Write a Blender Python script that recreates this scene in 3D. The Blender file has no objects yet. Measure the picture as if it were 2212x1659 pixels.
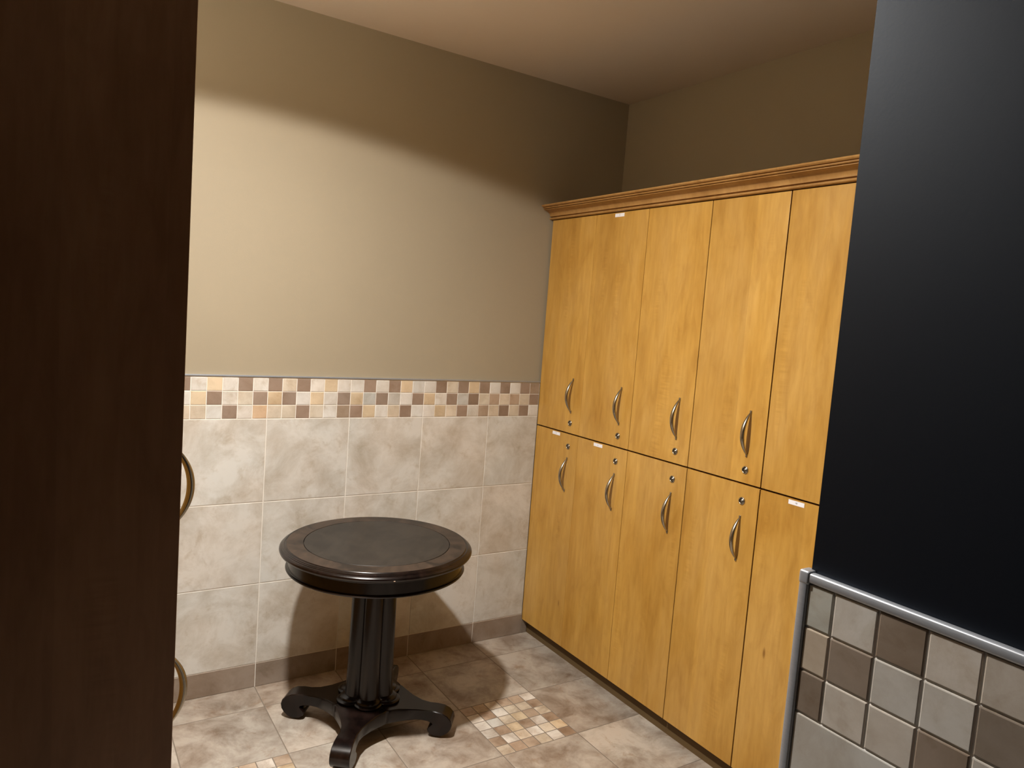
import bpy, bmesh, math, random
from mathutils import Matrix, Vector
S = bpy.context.scene
COL = S.collection
random.seed(7)

# ------------------------------------------------------------------ camera
cam_data = bpy.data.cameras.new('camera')
cam_data.sensor_fit = 'HORIZONTAL'; cam_data.sensor_width = 36.0
cam_data.lens = 36.0 * 1570.42 / 2212.0
cam_data.clip_start = 0.02
cam = bpy.data.objects.new('camera', cam_data); COL.objects.link(cam)
def _rot(rx, ry, rz):
    cx, sx, cy, sy, cz, sz = math.cos(rx), math.sin(rx), math.cos(ry), math.sin(ry), math.cos(rz), math.sin(rz)
    Rz = Matrix(((cz, sz, 0), (-sz, cz, 0), (0, 0, 1)))
    Rx = Matrix(((1, 0, 0), (0, cx, -sx), (0, sx, cx)))
    Ry = Matrix(((cy, 0, sy), (0, 1, 0), (-sy, 0, cy)))
    return Rz @ Rx @ Ry
R = _rot(-0.0889, -0.0755, 0.5718)
right, fwd, up = R.col[0], R.col[1], R.col[2]
m = Matrix((( right.x, up.x, -fwd.x, -1.8323), (right.y, up.y, -fwd.y, -2.6268), (right.z, up.z, -fwd.z, 1.4155), (0, 0, 0, 1)))
cam.matrix_world = m
S.camera = cam

# ------------------------------------------------------------------ world, exposure
w = bpy.data.worlds.new('world'); S.world = w; w.use_nodes = True
w.node_tree.nodes['Background'].inputs[0].default_value = (0.5, 0.6, 0.8, 1)
w.node_tree.nodes['Background'].inputs[1].default_value = 0.0
S.view_settings.view_transform = 'Standard'; S.view_settings.look = 'None'
S.view_settings.gamma = 1.0; S.view_settings.use_curve_mapping = False
S.view_settings.exposure = 0.0

# ------------------------------------------------------------------ lights
LX, LY = -1.57, -1.18          # recessed downlight over the locker aisle
CEIL = 2.422
def spot(name, loc, power, color, angle, blend, size, tilt=0.0, lobe=1.0):
    d = bpy.data.lights.new(name, 'SPOT'); d.energy = power; d.color = color
    d.spot_size = math.radians(angle); d.spot_blend = blend; d.shadow_soft_size = size
    # downlight distribution: intensity falls off towards the cut-off angle as cos^lobe
    d.use_nodes = True; nt = d.node_tree; em = nt.nodes['Emission']
    tc = nt.nodes.new('ShaderNodeTexCoord'); sp = nt.nodes.new('ShaderNodeSeparateXYZ')
    ab = nt.nodes.new('ShaderNodeMath'); ab.operation = 'ABSOLUTE'
    pw = nt.nodes.new('ShaderNodeMath'); pw.operation = 'POWER'; pw.inputs[1].default_value = lobe
    nt.links.new(tc.outputs['Normal'], sp.inputs[0]); nt.links.new(sp.outputs['Z'], ab.inputs[0])
    nt.links.new(ab.outputs[0], pw.inputs[0]); nt.links.new(pw.outputs[0], em.inputs['Strength'])
    o = bpy.data.objects.new(name, d); COL.objects.link(o); o.location = loc
    o.rotation_euler = (0, math.radians(tilt), 0)
    return o
spot('downlight_lamp', (LX, LY, CEIL - 0.012), 400, (1.0, 0.955, 0.90), 150, 0.075, 0.045, -2.9, 1.1)

# ------------------------------------------------------------------ node helpers
def new_mat(name, rough=0.5, spec=0.5, metal=0.0):
    m = bpy.data.materials.new(name); m.use_nodes = True
    nt = m.node_tree; b = nt.nodes['Principled BSDF']
    b.inputs['Roughness'].default_value = rough
    b.inputs['Specular IOR Level'].default_value = spec
    b.inputs['Metallic'].default_value = metal
    return m, nt, b
def N(nt, t, **kw):
    n = nt.nodes.new(t)
    for k, v in kw.items(): setattr(n, k, v)
    return n
def L(nt, a, b): nt.links.new(a, b)
def ramp(nt, fac, stops):
    r = N(nt, 'ShaderNodeValToRGB'); cr = r.color_ramp
    while len(cr.elements) < len(stops): cr.elements.new(0.5)
    for e, (p, c) in zip(cr.elements, stops): e.position = p; e.color = (*c, 1)
    L(nt, fac, r.inputs[0]); return r.outputs[0]
def mixc(nt, mode, fac, a, b):
    n = N(nt, 'ShaderNodeMix', data_type='RGBA', blend_type=mode)
    for s, v in ((0, fac), (6, a), (7, b)):
        if hasattr(v, 'is_linked') or hasattr(v, 'links'): L(nt, v, n.inputs[s])
        elif s == 0: n.inputs[0].default_value = v
        else: n.inputs[s].default_value = (*v, 1)
    return n.outputs[2]
def coords(nt, scale=(1, 1, 1), offset=None):
    tc = N(nt, 'ShaderNodeTexCoord'); v = tc.outputs['Object']
    if offset is not None:
        a = N(nt, 'ShaderNodeVectorMath', operation='ADD'); L(nt, v, a.inputs[0]); L(nt, offset, a.inputs[1]); v = a.outputs[0]
    mp = N(nt, 'ShaderNodeMapping'); mp.inputs['Scale'].default_value = scale; L(nt, v, mp.inputs[0])
    return mp.outputs[0]
def noise(nt, vec, scale, detail=4, rough=0.5, dist=0.0):
    n = N(nt, 'ShaderNodeTexNoise'); L(nt, vec, n.inputs['Vector'])
    n.inputs['Scale'].default_value = scale; n.inputs['Detail'].default_value = detail
    n.inputs['Roughness'].default_value = rough; n.inputs['Distortion'].default_value = dist
    return n.outputs['Fac']
def bump(nt, b, h, strength, dist):
    n = N(nt, 'ShaderNodeBump'); n.inputs['Strength'].default_value = strength; n.inputs['Distance'].default_value = dist
    L(nt, h, n.inputs['Height']); L(nt, n.outputs[0], b.inputs['Normal'])

def mat_paint(name, col, rough=0.6, bs=0.12, spec=0.35, var=0.03):
    m, nt, b = new_mat(name, rough, spec)
    v = coords(nt)
    n = noise(nt, v, 1.7, 3)
    c = ramp(nt, n, [(0.3, tuple(x * (1 - var) for x in col)), (0.7, tuple(min(1, x * (1 + var)) for x in col))])
    L(nt, c, b.inputs['Base Color'])
    bump(nt, b, noise(nt, v, 260, 2), bs, 0.001)
    return m

def mat_maple(name, light, mid, dark, rough=0.34):
    m, nt, b = new_mat(name, rough, 0.45)
    oi = N(nt, 'ShaderNodeObjectInfo')
    mul = N(nt, 'ShaderNodeVectorMath', operation='SCALE'); mul.inputs[0].default_value = (13.7, 29.3, 17.1)
    L(nt, oi.outputs['Random'], mul.inputs['Scale'])
    off = mul.outputs[0]
    v1 = coords(nt, (5, 5, 1.7), off)
    big = noise(nt, v1, 1.0, 4, 0.55, 0.6)
    c = ramp(nt, big, [(0.30, dark), (0.50, mid), (0.72, light)])
    # glued-up veneer leaves: vertical strips of slightly different tone
    v2 = coords(nt, (8.5, 8.5, 0.0), off)
    vor = N(nt, 'ShaderNodeTexVoronoi', voronoi_dimensions='3D', feature='F1'); L(nt, v2, vor.inputs['Vector']); vor.inputs['Scale'].default_value = 1.0
    sep = N(nt, 'ShaderNodeSeparateColor'); L(nt, vor.outputs['Color'], sep.inputs[0])
    tone = ramp(nt, sep.outputs[0], [(0, (0.91, 0.89, 0.86)), (1, (1.05, 1.05, 1.03))])
    c = mixc(nt, 'MULTIPLY', 0.85, c, tone)
    # cloudy figure
    cl = noise(nt, coords(nt, (15, 15, 5), off), 1.0, 5, 0.6, 1.0)
    c = mixc(nt, 'MULTIPLY', 0.75, c, ramp(nt, cl, [(0.32, (0.86, 0.82, 0.77)), (0.50, (1, 1, 1)), (0.70, (1.06, 1.07, 1.10))]))
    # short pale flecks running with the grain
    fl = noise(nt, coords(nt, (60, 60, 8), off), 1.0, 3, 0.55, 0.5)
    c = mixc(nt, "MULTIPLY", 0.85, c, ramp(nt, fl, [(0.34, (0.93, 0.90, 0.86)), (0.50, (1, 1, 1)), (0.68, (1.07, 1.08, 1.12))]))
    fine = noise(nt, coords(nt, (260, 260, 6), off), 1.0, 3, 0.6)
    c = mixc(nt, 'MULTIPLY', 0.2, c, ramp(nt, fine, [(0.3, (0.92, 0.89, 0.84)), (0.65, (1.03, 1.03, 1.03))]))
    # ripple figure across the grain, in patches
    rip = noise(nt, coords(nt, (9, 9, 95), off), 1.0, 2, 0.5, 0.8)
    mask = noise(nt, coords(nt, (16, 16, 2.2), off), 1.0, 2)
    mm = ramp(nt, mask, [(0.60, (0, 0, 0)), (0.72, (1, 1, 1))])
    c2 = mixc(nt, 'MULTIPLY', 0.8, c, ramp(nt, rip, [(0.38, (0.92, 0.90, 0.86)), (0.62, (1.06, 1.06, 1.06))]))
    c = mixc(nt, 'MIX', mm, c, c2)
    # small pin knots and mineral streaks
    kn = N(nt, 'ShaderNodeTexVoronoi', feature='F1'); L(nt, coords(nt, (7.5, 7.5, 2.4), off), kn.inputs['Vector']); kn.inputs['Scale'].default_value = 1.0
    kd = ramp(nt, kn.outputs['Distance'], [(0.018, (0.42, 0.32, 0.22)), (0.05, (1, 1, 1))])
    c = mixc(nt, 'MULTIPLY', 0.85, c, kd)
    L(nt, c, b.inputs['Base Color'])
    L(nt, ramp(nt, fine, [(0.3, (rough + .05,) * 3), (0.7, (rough - .03,) * 3)]), b.inputs['Roughness'])
    return m

def mat_tile(name, rough, lo, hi, vein, scale=7.0, spec=0.5, contrast=1.0):
    """tile colour comes from the per-tile attribute, mottled by noise"""
    m, nt, b = new_mat(name, rough, spec)
    at = N(nt, 'ShaderNodeAttribute', attribute_name='tile_colour')
    ai = N(nt, 'ShaderNodeAttribute', attribute_name='tile_seed')
    mul = N(nt, 'ShaderNodeVectorMath', operation='SCALE'); mul.inputs[0].default_value = (1, 1.7, 2.3)
    L(nt, ai.outputs['Fac'], mul.inputs['Scale'])
    v = coords(nt, (1, 1, 1), mul.outputs[0])
    n1 = noise(nt, v, scale, 9, 0.68, 0.35)
    n2 = noise(nt, v, scale * 2.2, 7, 0.66, 0.5)
    n3 = noise(nt, v, scale * 0.45, 3, 0.5, 0.3)
    c = mixc(nt, 'MULTIPLY', contrast, at.outputs['Vector'], ramp(nt, n1, [(0.33, lo), (0.60, hi)]))
    c = mixc(nt, 'MULTIPLY', contrast * 0.8, c, ramp(nt, n2, [(0.30, vein), (0.44, (1, 1, 1))]))
    c = mixc(nt, 'MULTIPLY', 0.8, c, ramp(nt, n3, [(0.35, (1.03, 0.98, 0.94)), (0.65, (0.97, 1.0, 1.02))]))
    L(nt, c, b.inputs['Base Color'])
    bump(nt, b, n2, 0.10, 0.001)
    return m

def mat_dark_wood(name, a, bcol, rough=0.3, radial=False):
    m, nt, b = new_mat(name, rough, 0.36)
    v = coords(nt, (3, 3, 3) if radial else (9, 9, 2))
    n = noise(nt, v, 3.0, 6, 0.6, 0.8)
    c = ramp(nt, n, [(0.40, a), (0.62, bcol)])
    L(nt, c, b.inputs['Base Color'])
    g = noise(nt, coords(nt, (6, 70, 6)), 1.5, 4)
    c2 = mixc(nt, 'MULTIPLY', 0.5, c, ramp(nt, g, [(0.35, (0.75, 0.72, 0.7)), (0.65, (1.15, 1.12, 1.1))]))
    L(nt, c2, b.inputs['Base Color'])
    return m

def mat_metal(name, col, rough):
    m, nt, b = new_mat(name, rough, 0.5, 1.0)
    n = noise(nt, coords(nt, (60, 60, 400)), 1.0, 2)
    L(nt, ramp(nt, n, [(0.3, tuple(x * 0.92 for x in col)), (0.7, col)]), b.inputs['Base Color'])
    return m
def mat_plain(name, col, rough=0.6, spec=0.4):
    m, nt, b = new_mat(name, rough, spec)
    n = noise(nt, coords(nt), 40, 3)
    L(nt, ramp(nt, n, [(0.3, tuple(x * 0.95 for x in col)), (0.7, col)]), b.inputs['Base Color'])
    return m

M = {}
M['wall'] = mat_paint('tan wall paint', (0.335, 0.284, 0.198), 0.65)
M['ceiling'] = mat_paint('beige ceiling paint', (0.68, 0.595, 0.505), 0.8)
M['black'] = mat_paint('blue black wall paint', (0.0012, 0.0016, 0.0034), 0.50, 0.06, 0.26)
M['black'].node_tree.nodes['Principled BSDF'].inputs['Specular Tint'].default_value = (0.72, 0.84, 1.0, 1)
M['maple'] = mat_maple('honey maple veneer', (0.560, 0.334, 0.092), (0.520, 0.293, 0.063), (0.445, 0.232, 0.040))
M['maple_crown'] = mat_maple('honey maple moulding', (0.46, 0.265, 0.095), (0.41, 0.225, 0.070), (0.32, 0.160, 0.046), 0.38)
M['panel'] = mat_maple('maple end panel darkened for shade', (0.27, 0.142, 0.070), (0.235, 0.117, 0.055), (0.19, 0.090, 0.042), 0.42)  # maple copy darkened to stand for shade on the unlit left end
M['low_bounce'] = mat_plain('brown hardboard', (0.22, 0.15, 0.09), 0.8)  # unseen right top board, darkened to bounce less light onto the wall
M['carcass'] = mat_plain('dark gap inside locker', (0.012, 0.006, 0.003), 0.9, 0.1)
M['bounce'] = mat_plain('pale melamine top board', (0.80, 0.74, 0.66), 0.6)  # unseen left top board, made pale to bounce lamp light upwards
M['kick'] = mat_plain('shade-darkened toe kick', (0.125, 0.080, 0.034), 0.7, 0.2)  # shade under the doors is put into this brown
M['grout_wall'] = mat_plain('cream wall grout', (0.80, 0.76, 0.69), 0.85)
M['grout_grey'] = mat_plain('grey grout', (0.62, 0.61, 0.58), 0.85)
M['grout_floor'] = mat_plain('brown floor grout', (0.20, 0.165, 0.13), 0.9)
M['tile_wall'] = mat_tile('glazed stone wall tile', 0.42, (0.74, 0.68, 0.60), (1.08, 1.08, 1.07), (0.78, 0.72, 0.64), 7.0, contrast=0.9)
M['tile_floor'] = mat_tile('travertine floor tile', 0.42, (0.58, 0.48, 0.40), (1.26, 1.24, 1.20), (0.72, 0.60, 0.50), 8.0, contrast=1.0)
M['silver'] = mat_metal('brushed aluminium trim', (0.40, 0.425, 0.465), 0.42)
M['silver'].node_tree.nodes['Principled BSDF'].inputs['Metallic'].default_value = 0.6
M['nickel'] = mat_metal('antique nickel', (0.42, 0.385, 0.32), 0.27)
M['lock_dark'] = mat_metal('dark lock face', (0.26, 0.24, 0.20), 0.3)
M['sticker'] = mat_plain('white sticker paper', (0.88, 0.89, 0.94), 0.5)
M['ink'] = mat_plain('black ink', (0.02, 0.02, 0.02), 0.6)
M['espresso'] = mat_dark_wood('espresso wood', (0.004, 0.002, 0.0017), (0.011, 0.0055, 0.0042), 0.24)
M['espresso_top'] = mat_dark_wood('worn espresso veneer', (0.012, 0.010, 0.0085), (0.023, 0.019, 0.015), 0.40, True)
M['espresso_band'] = mat_dark_wood('crossbanded espresso veneer', (0.010, 0.0065, 0.0045), (0.050, 0.031, 0.020), 0.40, True)
M['chip'] = mat_plain('bare chipped wood', (0.45, 0.33, 0.24), 0.7)
M['white_metal'] = mat_plain('white painted metal', (0.8, 0.8, 0.78), 0.4)
mE, ntE, bE = new_mat('lit lamp lens'); bE.inputs['Emission Color'].default_value = (1, 0.93, 0.83, 1); bE.inputs['Emission Strength'].default_value = 12
bE.inputs['Base Color'].default_value = (0.9, 0.9, 0.9, 1); M['lens'] = mE

# ------------------------------------------------------------------ mesh helpers
def link(name, bm, mats, parent=None, loc=(0, 0, 0), smooth=False):
    bmesh.ops.recalc_face_normals(bm, faces=bm.faces)
    me = bpy.data.meshes.new(name); bm.to_mesh(me); bm.free()
    for x in (mats if isinstance(mats, (list, tuple)) else [mats]): me.materials.append(x)
    if smooth:
        for p in me.polygons: p.use_smooth = True
    o = bpy.data.objects.new(name, me); COL.objects.link(o)
    o.location = loc
    if parent: o.parent = parent
    return o
def box(bm, x0, x1, y0, y1, z0, z1, bev=0.0, seg=2, mi=0):
    r = bmesh.ops.create_cube(bm, size=1.0)
    vs = r['verts']
    for v in vs:
        v.co = Vector(((x0 + x1) / 2 + v.co.x * (x1 - x0), (y0 + y1) / 2 + v.co.y * (y1 - y0), (z0 + z1) / 2 + v.co.z * (z1 - z0)))
    fs = set(f for v in vs for f in v.link_faces)
    for f in fs: f.material_index = mi
    if bev > 0:
        es = set(e for v in vs for e in v.link_edges)
        bmesh.ops.bevel(bm, geom=list(es), offset=bev, segments=seg, affect='EDGES', profile=0.6)
def lathe(bm, prof, n=96, mi=0, cap=True):
    rings = []
    for r, z in prof:
        if r < 1e-6: rings.append([bm.verts.new((0, 0, z))]); continue
        rings.append([bm.verts.new((r * math.cos(2 * math.pi * i / n), r * math.sin(2 * math.pi * i / n), z)) for i in range(n)])
    for a, b in zip(rings, rings[1:]):
        for i in range(n):
            j = (i + 1) % n
            if len(a) == 1 and len(b) == 1: continue
            if len(a) == 1: f = bm.faces.new((a[0], b[i], b[j]))
            elif len(b) == 1: f = bm.faces.new((a[i], a[j], b[0]))
            else: f = bm.faces.new((a[i], a[j], b[j], b[i]))
            f.material_index = mi
def tag(o, label=None, cat=None, group=None, kind=None):
    if label: o['label'] = label
    if cat: o['category'] = cat
    if group: o['group'] = group
    if kind: o['kind'] = kind
    return o
def empty(name, loc, label, cat, group=None, rotz=0):
    o = bpy.data.objects.new(name, None); COL.objects.link(o); o.location = loc; o.rotation_euler = (0, 0, rotz)
    o.empty_display_size = 0.1
    return tag(o, label, cat, group)
def struct(name, bm, m, parent=None):
    o = link(name, bm, m, parent)
    if not parent: o['kind'] = 'structure'
    return o
def autosmooth(o, ang=35):
    me = o.data
    for p in me.polygons: p.use_smooth = True
    bm = bmesh.new(); bm.from_mesh(me)
    for e in bm.edges:
        if len(e.link_faces) == 2 and e.calc_face_angle(0) > math.radians(ang): e.smooth = False
    bm.to_mesh(me); bm.free()
    return o

# ------------------------------------------------------------------ room shell
XL, XR, YB, YF = -2.047, 0.376, 0.0, -4.20
FXL = -1.6705          # front plane of the left hand lockers (the right hand ones are at x = 0)
T = 0.12
def slab(name, m, *b):
    bm = bmesh.new(); box(bm, *b); return struct(name, bm, m)
wall_back = slab('wall_back', M['wall'], XL - T, XR + T, YB, YB + T, -0.05, CEIL + T)
slab('wall_right', M['wall'], XR, XR + T, YF, YB, -0.05, CEIL + T)
slab('wall_left', M['wall'], XL - T, XL, -1.60, YB, -0.05, CEIL + T)
slab('wall_near_left', M['black'], XL - T, XL, YF, -1.60, -0.05, CEIL + T)
slab('wall_front', M['black'], XL - T, XR + T, YF - T, YF, -0.05, CEIL + T)
slab('ceiling', M['ceiling'], XL, XR, YF, YB, CEIL, CEIL + T)
floor = slab('floor', M['grout_floor'], XL, XR, YF, YB, -T, 0.0)

# ------------------------------------------------------------------ tiles
TS = 0.305; MO = TS / 6
def tile_layer(tiles, to3d, depth, bev, gap):
    """tiles: (u0,u1,v0,v1,colour). One mesh of bevelled tiles with a colour and a seed per tile."""
    verts, faces, cols, seeds = [], [], [], []
    for (u0, u1, v0, v1, c, g) in tiles:
        s = random.random() * 60
        a0, a1, b0, b1 = u0 + g / 2, u1 - g / 2, v0 + g / 2, v1 - g / 2
        n = len(verts); e = bev
        for d, k in ((0.0, 0.0), (depth - e, 0.0), (depth - e * 0.3, e * 0.3), (depth, e)):
            for u, v in ((a0 + k, b0 + k), (a1 - k, b0 + k), (a1 - k, b1 - k), (a0 + k, b1 - k)):
                verts.append(to3d(u, v, d))
        for r in range(3):
            for i in range(4):
                j = (i + 1) % 4
                faces.append((n + r * 4 + i, n + r * 4 + j, n + (r + 1) * 4 + j, n + (r + 1) * 4 + i))
        faces.append((n + 12, n + 13, n + 14, n + 15))
        cols += [c] * 13; seeds += [s] * 13
    me = bpy.data.meshes.new('tiles'); me.from_pydata(verts, [], faces)
    a = me.attributes.new('tile_colour', 'FLOAT_VECTOR', 'FACE'); me.attributes.new('tile_seed', 'FLOAT', 'FACE')
    a = me.attributes['tile_colour']; b = me.attributes['tile_seed']
    for i, (c, s) in enumerate(zip(cols, seeds)):
        a.data[i].vector = c; b.data[i].value = s
    return me
def link_mesh(name, me, m, parent=None):
    me.name = name; me.materials.append(m); o = bpy.data.objects.new(name, me); COL.objects.link(o)
    if parent: o.parent = parent
    return o
def jit(c, a=0.04):
    k = 1 + random.uniform(-a, a); return tuple(x * k for x in c)
PAL = {'W': (0.66, 0.64, 0.60), 'C': (0.62, 0.55, 0.45), 'Y': (0.60, 0.49, 0.345), 'B': (0.300, 0.225, 0.175), 'T': (0.40, 0.31, 0.235),
       'G': (0.50, 0.49, 0.46), 'O': (0.64, 0.47, 0.32)}
BIG = (0.605, 0.595, 0.560)
BASE = (0.285, 0.230, 0.185)

def wainscot(x_joint, u_from, u_to, rows, zb, th, ztop, seq_right_u, flip=1):
    """tiles as (u,v): brown base row, three rows of big tiles, three mosaic rows"""
    out = []
    k0 = math.floor((u_from - x_joint) / TS) - 1
    u = x_joint + k0 * TS
    while u < u_to:
        a, b = max(u, u_from), min(u + TS, u_to)
        if b - a > 0.004:
            out.append((a, b, 0.0, zb, jit(BASE, 0.08), 0.0028))
            for r in range(3):
                out.append((a, b, zb + r * th, zb + (r + 1) * th, jit(BIG, 0.035), 0.0030))
        u += TS
    z0 = zb + 3 * th
    mh = (ztop - z0) / 3
    for r, row in enumerate(rows):              # rows listed top first
        vb = ztop - (r + 1) * mh
        b = seq_right_u; i = len(row) - 1; kk = 0
        while b > u_from + 0.004:
            a = max(b - MO, u_from)
            ch = row[i] if i >= 0 else random.choice('WCYBWB')
            out.append((a, b, vb, vb + mh, jit(PAL[ch], 0.06), 0.0026)); b -= MO; i -= 1
        a = seq_right_u
        while a < u_to - 0.004:
            b = min(a + MO, u_to); out.append((a, b, vb, vb + mh, jit(PAL[random.choice('WCYBWB')]), 0.0026)); a = b
    return out
rows_back = ["BWYWBWBCBWYWWBWBYWWBCBYBWBWBT", "WYBWCBYBWYWBYGBGWBYWBGBCTCTCB", "CCWBWOCCBCWTBYWCBWWYCBWTCBCBW"]
tl = wainscot(-0.256, FXL - 0.03, 0.03, rows_back, 0.0911, 0.3024, 1.144, -0.002)
tl = [(max(a, FXL + .0008), min(b, -0.0008), c, d, e, f) for a, b, c, d, e, f in tl] + [(-0.0012, 0.0295, 0.0, 0.0662, BASE, 0.0004)]
tl = [t for t in tl if t[1] - t[0] > 0.004]
D = 0.009
me = tile_layer(tl, lambda u, v, d: (u, -0.004 - d * 0.6, v), D, 0.0016, 0.002)
o = link_mesh('wall_tiles', me, M['tile_wall'], wall_back)
o['label'] = 'cream stone wall tiles with brown base row and mosaic border'
bm = bmesh.new(); box(bm, FXL + .0006, -0.0006, -0.0078, 0.0, 0.0, 1.146); link('grout', bm, M['grout_wall'], o)
bm = bmesh.new(); box(bm, FXL + .0006, -0.0006, -0.0115, 0.0, 1.146, 1.1515, 0.0012, 2); t1 = struct('trim_1', bm, M['silver'])

# floor: travertine with a mosaic inset in every third tile of every third row
tl = []
x0 = -0.256 - 6 * TS; y0 = -0.157
i = -2
while x0 + i * TS < XR:
    for j in range(-1, 15):
        a, b = x0 + i * TS, x0 + (i + 1) * TS
        d, c = y0 - (j - 1) * TS, y0 - j * TS
        a2, b2 = max(a, XL + .001), min(b, XR - .001); c2, d2 = max(c, YF + .001), min(d, YB - .001)
        if b2 - a2 < 0.004 or d2 - c2 < 0.004: continue
        if (i - 5) % 3 == 0 and (j - 2) % 3 == 0:
            patt = ["CTWTWC", "TCWGCY", "WTWTYT", "CYTWCW", "WTCTTC", "TWTYCT"]
            for p in range(6):
                for q in range(6):
                    tl.append((a + p * MO, a + (p + 1) * MO, d - (q + 1) * MO, d - q * MO, jit(tuple(x * 0.86 for x in PAL[patt[(q + i) % 6][(p + j) % 6]]), 0.08), 0.0028))
        else:
            tl.append((a2, b2, c2, d2, jit(random.choice([(0.355, 0.322, 0.283), (0.325, 0.290, 0.252), (0.385, 0.354, 0.314)]), 0.05), 0.0028))
    i += 1
tl = [(max(a, XL + .001), min(b, XR - .001), c, d, e, f) for a, b, c, d, e, f in tl if min(b, XR) - max(a, XL) > 0.004]
me = tile_layer(tl, lambda u, v, d: (u, v, d - 0.0022), 0.0026, 0.0012, 0.003)
o = link_mesh('floor_tiles', me, M['tile_floor'], floor)
o['label'] = 'mottled brown stone floor tiles with small mosaic insets'

# ------------------------------------------------------------------ near wall end on the right: blue-black paint over tiled wainscot
SX, SYE = -1.072, -2.1247
stub = slab('wall_near_right', M['black'], SX, SX + 0.13, YF, SYE, 0.0, CEIL)
# tiles face -X ; u = distance from the wall end towards the camera
tl = []
def stub_rows():
    edges = [0.0, 0.034]
    while edges[-1] < 2.0: edges.append(edges[-1] + 0.0523)
    rows = ["GWBWWTWBWTWB", "TBWWBWWTBWCW", "BWWBWCWBWWBT"]
    zt = 1.1365; mh = 0.0516
    for r, row in enumerate(rows):
        for k in range(len(edges) - 1):
            ch = row[k] if k < len(row) else random.choice('WBWT')
            c = {'W': (0.40, 0.382, 0.355), 'B': (0.185, 0.150, 0.120), 'T': (0.315, 0.275, 0.225), 'G': (0.315, 0.305, 0.27), 'C': (0.39, 0.35, 0.30)}[ch]  # back wall mosaic colours darkened, dimmer light put into the colour
            tl.append((edges[k], edges[k + 1], zt - (r + 1) * mh, zt - r * mh, jit(c, 0.05), 0.0019))
    zb = zt - 3 * mh; th = (zb - 0.09) / 3
    u = 0.0; first = 0.191
    while u < 2.0:
        b = u + (first if u == 0 else TS)
        for r in range(3): tl.append((u, b, 0.09 + r * th, 0.09 + (r + 1) * th, jit((0.40, 0.385, 0.36), 0.03), 0.0019))  # large tiles darkened too, standing in for dimmer light
        tl.append((u, b, 0.0, 0.09, jit(BASE, 0.06), 0.0019)); u = b
stub_rows()
me = tile_layer(tl, lambda u, v, d: (SX - 0.0015 - d, -2.1285 - u, v), 0.0078, 0.0017, 0.003)
o = link_mesh('wall_tiles', me, M['tile_wall'], stub)
o['label'] = 'grey and brown mosaic rows over large cream tiles'
bm = bmesh.new(); box(bm, SX - 0.0075, SX, YF, -2.130, 0.0, 1.1375); link('grout', bm, M['grout_grey'], o)
# tiled end of the wall, facing the back wall
bm = bmesh.new(); box(bm, SX + 0.004, SX + 0.13, SYE, SYE + 0.011, 0.0, 1.138, 0.0015); link('end_tiles', bm, M['grout_wall'], stub)
# aluminium edging: rounded vertical profile and top profile
def quarter(bm, axis, a, b, cx, cz, r, square=0.45):
    """rounded bar; cross-section centre cx,cz half width r"""
    n = 16; ring = []
    for i in range(n):
        t = 2 * math.pi * i / n
        c, s = math.cos(t), math.sin(t)
        c = math.copysign(abs(c) ** square, c) * r; s = math.copysign(abs(s) ** square, s) * r
        ring.append((c, s))
    A, B = [], []
    for c, s in ring:
        if axis == 'z': A.append(bm.verts.new((cx + c, cz + s, a))); B.append(bm.verts.new((cx + c, cz + s, b)))
        else: A.append(bm.verts.new((cx + c, a, cz + s))); B.append(bm.verts.new((cx + c, b, cz + s)))
    for i in range(n):
        j = (i + 1) % n; bm.faces.new((A[i], A[j], B[j], B[i]))
    bm.faces.new(A); bm.faces.new(B)
bm = bmesh.new(); quarter(bm, 'z', 0.0, 1.1445, SX - 0.0060, -2.1235, 0.0062); t2 = autosmooth(struct('trim_2', bm, M['silver']), 50)
bm = bmesh.new(); quarter(bm, 'y', YF + .002, -2.1295, SX - 0.0058, 1.1425, 0.0058); t3 = autosmooth(struct('trim_3', bm, M['silver']), 50)
bm = bmesh.new(); box(bm, SX - 0.0126, SX + 0.006, -2.1305, -2.1168, 1.1340, 1.1500, 0.003, 3); autosmooth(link('corner_cap', bm, M['silver'], t2), 50)

# ------------------------------------------------------------------ lockers
DW = 0.302; Y0 = 0.0074; ZT, ZS, ZD = 1.8519, 0.9597, 0.0672
def handle_mesh():
    """bow pull seen from the front of the door: runs along z, projects towards -x; tapering to both ends"""
    bm = bmesh.new(); n = 28; k = 12; H = 0.067; P = 0.030
    rings = []
    for i in range(n + 1):
        t = -1 + 2 * i / n
        z = H * t; x = -P * (1 - abs(t) ** 2.1)
        dx = P * 2.1 * abs(t) ** 1.1 * math.copysign(1, t) if t else 0; dz = H
        l = math.hypot(dx, dz); nx, nz = dz / l, -dx / l
        wdt = 0.0020 + 0.0052 * (1 - abs(t) ** 2.6); thk = 0.0018 + 0.0042 * (1 - abs(t) ** 2.2)
        ring = []
        for j in range(k):
            a = 2 * math.pi * j / k
            cs, sn = math.cos(a) * thk, math.sin(a) * wdt
            ring.append(bm.verts.new((x - 0.001 + nx * cs, sn, z + nz * cs)))
        rings.append(ring)
    for a, b in zip(rings, rings[1:]):
        for j in range(k):
            bm.faces.new((a[j], a[(j + 1) % k], b[(j + 1) % k], b[j]))
    bm.faces.new(rings[0]); bm.faces.new(rings[-1])
    # feet where the bow meets the door
    for s in (-1, 1):
        box(bm, -0.004, 0.0005, -0.0032, 0.0032, s * H - 0.006, s * H + 0.006, 0.0015, 2)
    bmesh.ops.recalc_face_normals(bm, faces=bm.faces)
    me = bpy.data.meshes.new('handle'); bm.to_mesh(me); bm.free()
    for p in me.polygons: p.use_smooth = True
    me.materials.append(M['nickel']); return me
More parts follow.
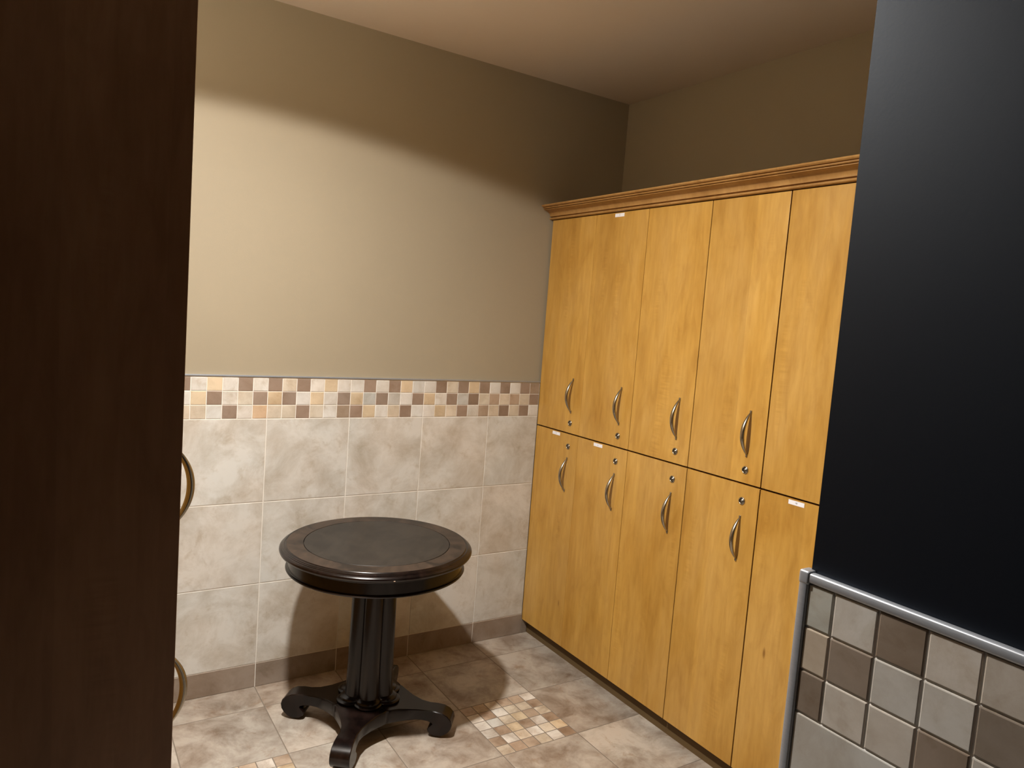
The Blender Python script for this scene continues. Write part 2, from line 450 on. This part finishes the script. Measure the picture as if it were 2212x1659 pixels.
def lock_mesh():
    bm = bmesh.new()
    lathe(bm, [(0.0122, 0), (0.0122, 0.0014), (0.0113, 0.0030), (0.0096, 0.0034), (0.0088, 0.0020)], 32, 0)
    lathe(bm, [(0.0088, 0.0008), (0.0082, 0.0012), (0.0056, 0.0014), (0.0051, 0.0036), (0.0, 0.0040)], 32, 1)
    box(bm, -0.0006, 0.0006, -0.003, 0.003, 0.003, 0.0041, 0, 1, 2)
    bmesh.ops.rotate(bm, verts=bm.verts, cent=(0, 0, 0), matrix=Matrix.Rotation(-math.pi / 2, 3, 'Y'))
    bmesh.ops.recalc_face_normals(bm, faces=bm.faces)
    me = bpy.data.meshes.new('lock'); bm.to_mesh(me); bm.free()
    for p in me.polygons: p.use_smooth = True
    for x in (M['nickel'], M['lock_dark'], M['ink']): me.materials.append(x)
    return me
def sticker_mesh(text):
    cu = bpy.data.curves.new('digits', 'FONT'); cu.body = text; cu.size = 0.0070; cu.align_x = 'CENTER'; cu.align_y = 'CENTER'; cu.extrude = 0.0001
    t = bpy.data.objects.new('digits', cu); COL.objects.link(t)
    dg = bpy.context.evaluated_depsgraph_get(); dg.update()
    tm = bpy.data.meshes.new_from_object(t.evaluated_get(dg))
    bm = bmesh.new(); bm.from_mesh(tm)
    bpy.data.objects.remove(t); bpy.data.curves.remove(cu)
    # text lies in xy facing +z : turn to face -x, reading along -y
    rot = Matrix(((0, 0, -1), (-1, 0, 0), (0, 1, 0)))
    for v in bm.verts: v.co = rot @ v.co + Vector((-0.0007, 0, 0))
    for f in bm.faces: f.material_index = 1
    box(bm, -0.0005, 0.0002, -0.0265, 0.0265, -0.0065, 0.0065, 0, 1, 0)
    me = bpy.data.meshes.new('number_sticker'); bm.to_mesh(me); bm.free()
    me.materials.append(M['sticker']); me.materials.append(M['ink']); return me
HM, LM = handle_mesh(), lock_mesh()
FF = 0.0195
def door_mesh(h, gap_l, gap_r, name='door'):
    bm = bmesh.new(); box(bm, 0, 0.019, -DW + gap_r, -gap_l, 0, h, 0.0009, 2)
    bmesh.ops.recalc_face_normals(bm, faces=bm.faces)
    me = bpy.data.meshes.new(name); bm.to_mesh(me); bm.free(); me.materials.append(M['maple']); return me
def child(name, me, parent, loc, rotz=0):
    o = bpy.data.objects.new(name, me); COL.objects.link(o); o.parent = parent; o.location = loc; o.rotation_euler = (0, 0, rotz); return o
def locker(name, loc, label, group, hinge=-1, end=None, stickers=(None, None), rotz=0, gaps=(0.0012, 0.0012)):
    """unit runs from local y=0 to y=-DW, front at x=0, depth to +x. hinge=-1 puts the handle at the -y side"""
    r = empty(name, loc, label, 'locker', group, rotz)
    bm = bmesh.new(); box(bm, FF + 0.0005, 0.372, -DW + 0.0006, -0.0006, ZD + 0.001, ZT - 0.0005)
    body = link('body', bm, M['carcass'], r)
    yh = -DW + 0.063 if hinge < 0 else -0.096
    for up, z0, z1, st in ((True, ZS + 0.0030, ZT - 0.001, stickers[0]), (False, ZD, ZS - 0.0030, stickers[1])):
        d = child('door', door_mesh(z1 - z0, *gaps), r, (0, 0, z0))
        hz = 1.118 if up else 0.787
        lz = 1.004 if up else 0.906
        child('handle', HM, d, (0, yh, hz - z0))
        child('lock', LM, d, (0, yh, lz - z0))
        if st:
            child('number_sticker', sticker_mesh(st[0]), d, (0, st[1], st[2] - z0))
    bm = bmesh.new(); box(bm, 0.031, 0.05, -DW, 0, 0.0004, ZD + 0.0005); link('toe_kick', bm, M['kick'], r)
    if end is not None:
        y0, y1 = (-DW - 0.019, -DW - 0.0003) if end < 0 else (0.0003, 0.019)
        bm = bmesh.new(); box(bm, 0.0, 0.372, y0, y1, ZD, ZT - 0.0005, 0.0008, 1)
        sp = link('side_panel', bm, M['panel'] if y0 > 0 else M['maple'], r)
        if y0 > 0: sp['label'] = 'maple end panel, darkened reddish brown for shade'
        bm = bmesh.new(); box(bm, 0.031, 0.372, y0, y1, 0.0004, ZD); link('plinth', bm, M['kick'], r)
    return r
G = 'maple locker columns on the right wall'
desc = ['narrow-looking maple locker column tucked against the tiled back wall',
        'maple locker column whose upper door has a white sticker under the crown',
        'middle maple locker column with no sticker on either door',
        'maple locker column without stickers, beside the one cut by the black wall',
        'maple locker column partly hidden by the black wall, sticker on lower door']
stk = [(None, ('2', -0.157 + Y0, 0.9470)), (('3', -0.4485 + Y0 + DW, 1.8405), ('4', -0.4375 + Y0 + DW, 0.9470)), (None, None), (None, None), (None, ('10', -1.344 + Y0 + 4 * DW, 0.9470))]
gp = [(0.0025, 0.0006), (0.0006, 0.0012), (0.0012, 0.0017), (0.0017, 0.0021), (0.0021, 0.0010)]
for k in range(5):
    locker('locker', (0.0, -Y0 - k * DW, 0.0), desc[k], G, -1, -1 if k == 4 else None, stk[k], 0, gp[k])
GL = 'maple locker columns on the left wall'
ld = ['left hand locker column nearest the camera, showing its dark side panel and two handles',
      'left hand locker column just behind the one with the dark side panel',
      'middle locker column of the hidden left hand row',
      'left hand locker column last but one before the tiled back wall',
      'left hand locker column in the corner by the tiled back wall']
for k in range(5):
    # rotated half a turn: local y=0 side faces the camera end
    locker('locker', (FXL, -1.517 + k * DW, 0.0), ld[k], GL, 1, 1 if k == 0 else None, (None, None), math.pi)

# crown moulding
def crown(name, fx, sgn, label):
    prof = [(0.0205, 1.8540), (-0.009, 1.8540), (-0.0125, 1.8552), (-0.0138, 1.858), (-0.0128, 1.8612), (-0.0100, 1.8622), (-0.0030, 1.8624), (-0.0030, 1.8668), (-0.0120, 1.8668)]
    for i in range(9):
        t = i / 8 * math.pi / 2
        prof.append((-0.012 - 0.030 * (1 - math.cos(t)), 1.8672 + 0.0228 * math.sin(t)))
    prof += [(-0.0460, 1.8903), (-0.0460, 1.8922), (-0.0400, 1.8924), (-0.0400, 1.8945), (-0.0490, 1.8950), (-0.0515, 1.8970), (-0.0515, 1.8990), (-0.0470, 1.8995), (-0.0470, 1.9015), (-0.0550, 1.9020), (-0.0590, 1.9050), (-0.0600, 1.9080), (-0.0590, 1.9100), (0.02, 1.9100)]
    bm = bmesh.new()
    A = [bm.verts.new((fx + sgn * x, -0.0005, z)) for x, z in prof]; B = [bm.verts.new((fx + sgn * x, -1.545, z)) for x, z in prof]
    n = len(prof)
    for i in range(n):
        j = (i + 1) % n; bm.faces.new((A[i], A[j], B[j], B[i]))
    bm.faces.new(A); bm.faces.new(B)
    o = autosmooth(link(name, bm, M['maple_crown']), 28)
    tag(o, label, 'moulding')
    bm = bmesh.new(); a, b = sorted((fx + sgn * 0.021, fx + sgn * 0.372)); box(bm, a, b, -1.545, -0.001, 1.8535, 1.872); link('top_board', bm, M['low_bounce'], o)
    return o
crown('crown_moulding', 0.0, 1, 'maple crown moulding running along the top of the right hand lockers')
bm = bmesh.new(); box(bm, FXL - 0.372, FXL, -1.536, -0.001, ZT + 0.0004, ZT + 0.0190, 0.001, 1)
tag(link('bounce_board', bm, M['bounce']), 'unseen flat top board on the left hand lockers, made pale to bounce light', 'board')

# ------------------------------------------------------------------ pedestal table
TX, TY = -0.890, -0.409
tab = empty('pedestal_table', (TX, TY, 0), 'round dark espresso pedestal table with four scroll feet by the tiled wall', 'table', None, math.radians(52))
TH = 0.6420
bm = bmesh.new()
lathe(bm, [(0.0, TH - 0.012), (0.0, TH - 0.0002)], 8)
bm.free()
bm = bmesh.new()   # rim with steps and a full round nose
prof = [(0.27, TH - 0.036), (0.2915, TH - 0.036), (0.2945, TH - 0.034), (0.2960, TH - 0.0305), (0.3010, TH - 0.0290), (0.3085, TH - 0.0270), (0.3135, TH - 0.0230),
        (0.3158, TH - 0.0180), (0.3150, TH - 0.0130), (0.3115, TH - 0.0092), (0.3075, TH - 0.0075), (0.3068, TH - 0.0058), (0.3040, TH - 0.0045), (0.3030, TH - 0.0030),
        (0.3000, TH - 0.0020), (0.2975, TH - 0.0028), (0.2960, TH - 0.0022), (0.2945, TH - 0.0003), (0.2930, TH), (0.25, TH - 0.004), (0.25, TH - 0.030), (0.27, TH - 0.036)]
lathe(bm, prof, 160); rim = autosmooth(link('table_rim', bm, M['espresso'], tab), 30)
bm = bmesh.new()
lathe(bm, [(0.2405, TH - 0.004), (0.2405, TH - 0.0006), (0.2412, TH), (0.2932, TH), (0.2932, TH - 0.004)], 160)
band = autosmooth(link('veneer_band', bm, M['espresso_band'], tab), 30); band['label'] = 'mottled brown veneer border of the table top'
bm = bmesh.new()
lathe(bm, [(0.0, TH - 0.012), (0.2385, TH - 0.012), (0.2385, TH - 0.0006), (0.2378, TH), (0.0, TH)], 160)
topo = autosmooth(link('table_top', bm, M['espresso_top'], tab), 30)
bm = bmesh.new(); lathe(bm, [(0.0, TH - 0.030), (0.262, TH - 0.030), (0.262, TH - 0.0045), (0.0, TH - 0.0125)], 96); link('core_board', bm, M['espresso'], tab)
bm = bmesh.new()   # apron with bead
prof = [(0.275, TH - 0.036), (0.2850, TH - 0.036), (0.2862, TH - 0.038), (0.2862, TH - 0.0715), (0.2885, TH - 0.0735), (0.2925, TH - 0.0748), (0.2942, TH - 0.0775), (0.2925, TH - 0.0803), (0.2880, TH - 0.0815), (0.275, TH - 0.0815), (0.275, TH - 0.036)]
lathe(bm, prof, 160); apron = autosmooth(link('apron', bm, M['espresso'], tab), 30)
# joint block in the bead and a chip in the rim
bm = bmesh.new(); lathe(bm, [(0, TH - 0.081), (0.276, TH - 0.081), (0.276, TH - 0.070), (0, TH - 0.070)], 64); link('under_board', bm, M['espresso'], tab)
def on_rim(ang, r, z): return (r * math.cos(ang), r * math.sin(ang), z)
for a_world, nm, sz in ((math.radians(-103.0), 'chip', 0.0022), (math.radians(-80.0), 'chip', 0.0)):
    if sz == 0: continue
    a = a_world - math.radians(52)
    bm = bmesh.new(); c = Vector(on_rim(a, 0.3146, TH - 0.020)); 
    r = bmesh.ops.create_icosphere(bm, subdivisions=2, radius=sz); bmesh.ops.scale(bm, vec=(1.1, 1.5, 0.8), verts=bm.verts)
    for v in bm.verts: v.co = v.co + c
    link('chip', bm, M['chip'], rim)
# clustered column: six round shafts grown together, lobes turned so that one faces the doorway
def lobed(bm, levels, n=192, lobes=6, phase=math.radians(15)):
    rings = []
    for r, z in levels:
        rc, rl = r * 0.585, r * 0.415; ring = []
        for i in range(n):
            t = 2 * math.pi * i / n; st = 2 * math.pi / lobes
            d = (t - phase + st / 2) % st - st / 2
            rr = rc * math.cos(d) + math.sqrt(max(1e-9, rl * rl - (rc * math.sin(d)) ** 2))
            ring.append(bm.verts.new((rr * math.cos(t), rr * math.sin(t), z)))
        rings.append(ring)
    for a, b in zip(rings, rings[1:]):
        for i in range(n): bm.faces.new((a[i], a[(i + 1) % n], b[(i + 1) % n], b[i]))
    bm.faces.new(rings[0]); bm.faces.new(rings[-1])
bm = bmesh.new(); lobed(bm, [(0.0865, 0.130), (0.0845, 0.16), (0.082, 0.25), (0.080, 0.40), (0.0785, TH - 0.0815)])
colm = autosmooth(link('column', bm, M['espresso'], tab), 32)
bm = bmesh.new()
lobed(bm, [(0.110, 0.1080), (0.1135, 0.1105), (0.1135, 0.1135), (0.1085, 0.1165), (0.102, 0.1175), (0.102, 0.1195), (0.0995, 0.1235), (0.093, 0.1265), (0.0865, 0.1300)])
autosmooth(link('collar', bm, M['espresso'], tab), 32)
# legs: side profile extruded with a width that waists like the photo
def leg_mesh():
    top = [(0.0, 0.108), (0.04, 0.108), (0.065, 0.108), (0.08, 0.108), (0.0885, 0.1077), (0.096, 0.107), (0.105, 0.106), (0.12, 0.104), (0.145, 0.0985), (0.175, 0.0935), (0.20, 0.0915), (0.222, 0.0915), (0.242, 0.0880), (0.258, 0.0790), (0.2685, 0.0660), (0.2720, 0.0510), (0.2700, 0.0365), (0.2630, 0.0240), (0.2530, 0.0140), (0.2440, 0.0085)]
    bot = [(0.0, 0.062), (0.04, 0.062), (0.065, 0.062), (0.08, 0.0615), (0.0885, 0.0612), (0.096, 0.061), (0.105, 0.0605), (0.12, 0.0595), (0.140, 0.0570), (0.165, 0.0555), (0.185, 0.0550), (0.203, 0.0540), (0.214, 0.0500), (0.2165, 0.0450), (0.2120, 0.0400), (0.2060, 0.0340), (0.2035, 0.0270), (0.2055, 0.0190), (0.2110, 0.0125), (0.2180, 0.0085)]
    bm = bmesh.new(); K = 10; rings = []
    for (rt, zt), (rb, zb) in zip(top, bot):
        st = lambda r: r if r < 0.15 else 0.15 + (r - 0.15) * 1.20
        rt, rb = st(rt), st(rb); rm = (rt + rb) / 2
        f = 0.029 + (0.061 * ((0.20 - rm) / 0.11) ** 1.7 if rm < 0.20 else 0.003 * min(1, (rm - 0.20) / 0.06))
        hw = max(0.004, min(rm, f))
        ring = []
        e = 0.0025
        dr, dz = rt - rb, zt - zb; l = math.hypot(dr, dz); ur, uz = dr / l, dz / l
        for (r, z, y) in ((rb + ur * e, zb + uz * e, -hw), (rt - ur * e, zt - uz * e, -hw), (rt, zt, -hw + e), (rt, zt, 0), (rt, zt, hw - e), (rt - ur * e, zt - uz * e, hw), (rb + ur * e, zb + uz * e, hw), (rb, zb, hw - e), (rb, zb, 0), (rb, zb, -hw + e)):
            ring.append(bm.verts.new((r, y, z)))
        rings.append(ring)
    for a, b in zip(rings, rings[1:]):
        for j in range(10): bm.faces.new((a[j], a[(j + 1) % 10], b[(j + 1) % 10], b[j]))
    bm.faces.new(rings[0]); bm.faces.new(rings[-1])
    bmesh.ops.recalc_face_normals(bm, faces=bm.faces)
    me = bpy.data.meshes.new('leg'); bm.to_mesh(me); bm.free(); me.materials.append(M['espresso']); return me
LG = leg_mesh()
def glide_mesh():
    bm = bmesh.new(); lathe(bm, [(0.0, 0.0004), (0.0150, 0.0004), (0.0165, 0.0030), (0.0150, 0.0060), (0.013, 0.0095), (0.0, 0.0095)], 32)
    bmesh.ops.recalc_face_normals(bm, faces=bm.faces)
    me = bpy.data.meshes.new('foot_glide'); bm.to_mesh(me); bm.free(); me.materials.append(M['espresso']); return me
GLD = glide_mesh()
for k in range(4):
    lg = child('leg', LG, tab, (0, 0, 0), k * math.pi / 2)
    if k == 0: autosmooth(lg, 40)
    child('foot_glide', GLD, lg, (0.247, 0, 0))

# ------------------------------------------------------------------ ceiling downlights (above the frame)
def downlight(x, y, label):
    r = empty('ceiling_downlight', (x, y, CEIL), label, 'ceiling light', 'recessed ceiling downlights')
    bm = bmesh.new(); lathe(bm, [(0.062, -0.0002), (0.095, -0.0002), (0.095, -0.003), (0.088, -0.007), (0.066, -0.007), (0.062, -0.0002)], 48); autosmooth(link('trim_ring', bm, M['white_metal'], r), 40)
    bm = bmesh.new(); lathe(bm, [(0.0, -0.0012), (0.060, -0.0012), (0.060, -0.0003), (0.0, -0.0003)], 48); link('lens', bm, M['lens'], r)
downlight(LX, LY, 'recessed ceiling downlight in front of the left hand lockers')
